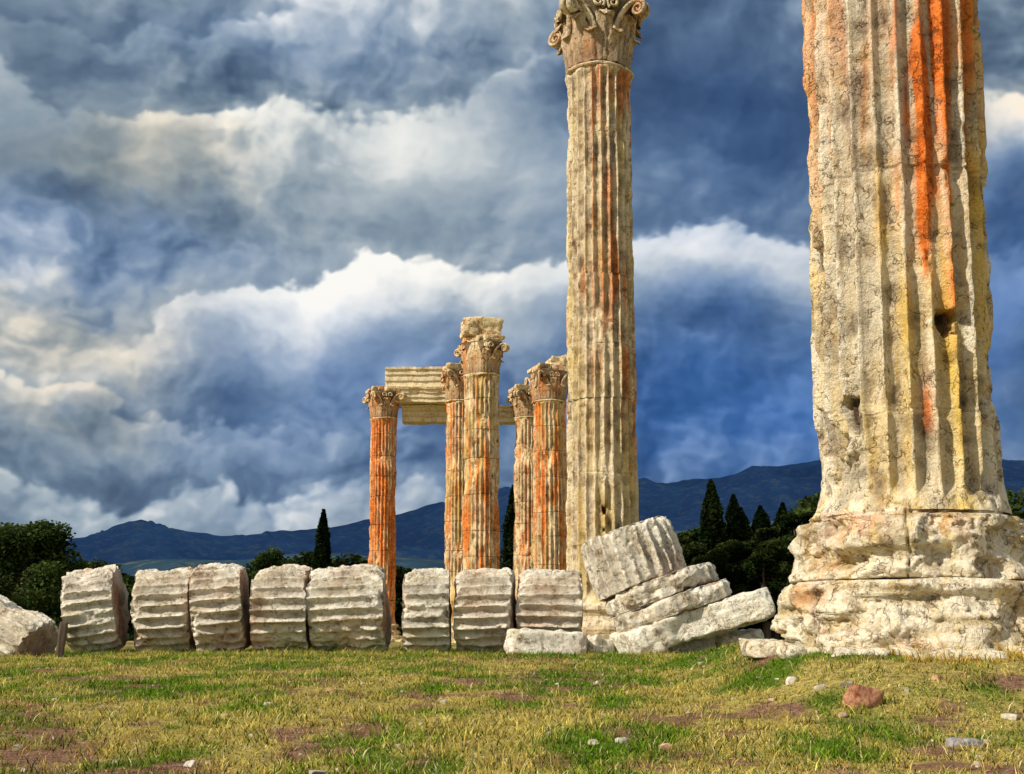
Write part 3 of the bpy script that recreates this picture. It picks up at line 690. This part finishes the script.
range_mesh('mountain_range', [(-700, 560), (-100, 556), (0, 556), (60, 547), (100, 538), (150, 528), (185, 535), (230, 539), (270, 541), (300, 532), (340, 526), (400, 517), (440, 503), (480, 496), (540, 490), (600, 484), (660, 483), (720, 479), (780, 472), (820, 467), (900, 463), (1000, 467), (1100, 475), (1700, 540)],
           3400, 5600, 71, mt_mat('haze_blue_mountain', (.050, .115, .27), (.062, .145, .30), (.15, .19, .15)), 80)  # blue of the aerial haze is put into the base colours
range_mesh('near_hills', [(-700, 585), (0, 580), (90, 568), (150, 562), (220, 564), (300, 560), (380, 562), (450, 562), (560, 552), (650, 538), (700, 530), (800, 522), (900, 512), (1100, 510), (1700, 560)],
           1500, 2500, 75, mt_mat('hill_forest', (.022, .050, .09), (.032, .07, .10), (.13, .13, .06)), 26)

# ------------------------------------------------------------------ cloudy sky dome (front) and world
SUN_EL, SUN_AZ = 36, -120
def make_sky():
    st = .00125
    az = axis(0, .50, st, 1.62, 1.10); az = np.array([-v for v in az[:0:-1]]+az)
    el = np.array([-.02]+axis(0, .56, st, 1.50, 1.10))
    AZ, EL = np.meshgrid(az, el); dx = np.sin(AZ)*np.cos(EL); dy = np.cos(AZ)*np.cos(EL); dz = np.sin(EL)
    qx = dx/(1.1+dy); qz = dz/(1.1+dy); qy = qz*1.25
    def Q(px, py):
        v = dirv(px, py); return v.x/(1.1+v.y), v.z/(1.1+v.y)
    w0 = f2(qx*11, qy*11, 6, 301, .6)*.5; w1 = f2(qx*11+31, qy*11+11, 6, 311, .6)*.5
    ux = qx+w0*.026; uy = qy+w1*.026
    b1 = billow(ux*16, uy*16, 4, 400, .5)
    b2 = billow((ux-.006)*16, (uy+.008)*16, 4, 400, .5)
    fine = billow(ux*46, uy*46, 3, 440, .6); fine2 = billow((ux-.0022)*46, (uy+.003)*46, 3, 440, .6)
    emb = b1-b2; emf = fine-fine2
    nA = f2(ux*6.5, uy*8.5, 6, 350, .52)
    cm = sst(-.35, .35, f2(qx*7+3, qy*7, 3, 377))
    X = qx+w0*.06; Zq = qz+w1*.034+(.55-b1)*.034+(.5-fine)*.010
    def front(edge, amp, width, soft=.0028, pw=1.3):
        e = np.interp(qx, [Q(*p)[0] for p in edge], [Q(*p)[1] for p in edge])
        a = np.interp(qx, [Q(p, 300)[0] for p, v in amp], [v for p, v in amp])
        f = e-Zq
        return sst(-soft, soft, f)*sst(width, 0, f)**pw*a
    def blob(px, py, sx, sy):
        a, e = Q(px, py); return np.exp(-(((X-a)*2300/sx)**2+((Zq-e)*2300/sy)**2))
    brk = np.clip(1+1.1*f2(qx*9+7, qy*5+2, 3, 391), .3, 1.5)
    B = .43+nA*.29+emb*(.40+.50*cm)+emf*(.12+.22*cm)
    B = B+brk*front([(-200, 330), (0, 345), (100, 345), (200, 318), (270, 296), (340, 255), (440, 234), (560, 262), (640, 228), (720, 222), (810, 226), (1024, 240)], [(-100, .1), (100, .12), (200, .28), (330, .44), (560, .40), (640, .46), (800, .4), (1024, .3)], .055)
    B = B+brk*front([(-200, 60), (0, 75), (100, 140), (170, 148), (260, 122), (380, 108), (480, 96), (560, 60), (700, 60), (960, 100), (1024, 110)], [(-100, .4), (0, .30), (150, .48), (300, .28), (400, .42), (540, .2), (575, 0), (960, 0), (990, .4), (1200, .5)], .045)
    B = B+brk*front([(-200, 395), (0, 400), (150, 410), (300, 440), (450, 480), (1024, 500)], [(-100, .22), (0, .25), (150, .2), (300, .1), (500, .0)], .03)
    B = B+brk*front([(-200, 470), (0, 478), (150, 484), (300, 490), (450, 492), (1024, 500)], [(-100, .12), (150, .2), (300, .22), (450, .18), (560, .0)], .045)
    B = B+brk*front([(-200, 30), (0, 20), (200, 30), (330, 0), (500, -30), (1024, 0)], [(-100, .2), (200, .15), (330, .3), (520, .2), (580, 0)], .03)
    for (px, py, sx, sy, am) in [(715, 120, 150, 110, -.32), (740, 430, 190, 100, -.20), (100, 220, 190, 45, -.22), (70, 35, 150, 40, -.18), (330, 400, 200, 60, -.13), (250, 70, 80, 40, -.1),
                                 (430, 50, 100, 60, .14), (470, 170, 130, 45, .14), (700, 262, 130, 35, .10), (40, 345, 100, 35, .20), (1010, 130, 50, 35, .35), (1010, 40, 40, 50, -.2), (120, 468, 140, 18, -.14), (250, 510, 200, 20, .04), (250, 175, 70, 40, .12)]:
        B = B+blob(px, py, sx, sy)*am
    stops = [(-.1, (.022, .036, .072)), (.05, (.034, .056, .105)), (.18, (.064, .102, .165)), (.33, (.125, .185, .260)), (.48, (.235, .310, .385)), (.64, (.41, .475, .52)), (.82, (.74, .76, .74)), (1.0, (.98, .96, .90))]
    sp = [s[0] for s in stops]; C = np.stack([np.interp(B, sp, [s[1][k] for s in stops]) for k in range(3)], -1)
    bl = np.maximum.reduce([blob(770, 415, 200, 110)*1.0, blob(710, 150, 160, 130)*.45, blob(380, 410, 230, 90)*.55, blob(1010, 330, 100, 150)*.8, blob(60, 260, 200, 50)*.35, blob(300, 40, 200, 40)*.25])
    m_ = np.clip(bl*(1.05-.85*B), 0, 1)[..., None]; lum = C.mean(-1, keepdims=True)
    C = C*(1-m_)+(np.array([.12, .50, 1.55])*(.10+.95*lum))*m_
    wm = np.maximum.reduce([blob(50, 350, 110, 50), blob(150, 170, 90, 30), blob(60, 415, 90, 25), blob(1010, 130, 60, 40)])*.6
    C = C*(1-wm[..., None]*(1-np.array([1.02, .84, .62])))
    hz = np.exp(-np.clip(EL, 0, 1)/.06)[..., None]*.5*sst(.25, -.1, AZ)[..., None]
    C = C*(1-hz)+np.array([.31, .41, .52])*hz
    R = 9500; P = np.stack([dx, dy, dz], -1)*R
    m, t = new_mat('cloudy_sky'); at = t.n('ShaderNodeAttribute', attribute_name='wx').outputs['Color']
    t.n('ShaderNodeOutputMaterial', {'Surface': t.n('ShaderNodeEmission', {'Color': at, 'Strength': 1.0}).outputs[0]})
    m.cycles.emission_sampling = 'NONE'
    mk_obj('sky', mk_mesh('sky', P, quads=grid_faces(len(el), len(az), False), mat=m, attr=C))
    w = bpy.data.worlds.new('World'); scene.world = w; w.use_nodes = True; t = T(w.node_tree)
    g = t.n('ShaderNodeTexCoord').outputs['Generated']
    n = t.noise(g, 2.5, 3, .6)
    c = t.mix(t.ss(n, .35, .65), (3.1, 3.4, 3.9), (7.4, 7.2, 6.7))
    sk = t.n('ShaderNodeTexSky', sky_type='NISHITA', sun_disc=False, sun_elevation=radians(SUN_EL), sun_rotation=radians(SUN_AZ))
    t.n('ShaderNodeOutputWorld', {'Surface': t.n('ShaderNodeBackground', {'Color': t.mix(.85, sk.outputs[0], c), 'Strength': .1}).outputs[0]})
make_sky()

sl = bpy.data.lights.new('sun', 'SUN'); sl.energy = 5.0; sl.angle = radians(2); sl.color = (1, .91, .76)
so = bpy.data.objects.new('sun', sl); scene.collection.objects.link(so)
dv = Vector((sin(radians(SUN_AZ))*cos(radians(SUN_EL)), cos(radians(SUN_AZ))*cos(radians(SUN_EL)), sin(radians(SUN_EL))))
so.rotation_euler = dv.to_track_quat('Z', 'Y').to_euler()

# ------------------------------------------------------------------ camera
cd = bpy.data.cameras.new('camera'); cam = bpy.data.objects.new('camera', cd); scene.collection.objects.link(cam)
cam.location = (0, 0, 1.0); cam.rotation_euler = (radians(90+6.8), 0, 0)
cd.sensor_width = 36; cd.lens = 1200/1024*36; cd.shift_y = 105/1024; cd.clip_end = 20000; cd.clip_start = .05
scene.camera = cam
scene.view_settings.view_transform = 'Standard'; scene.view_settings.look = 'None'; scene.view_settings.exposure = 0
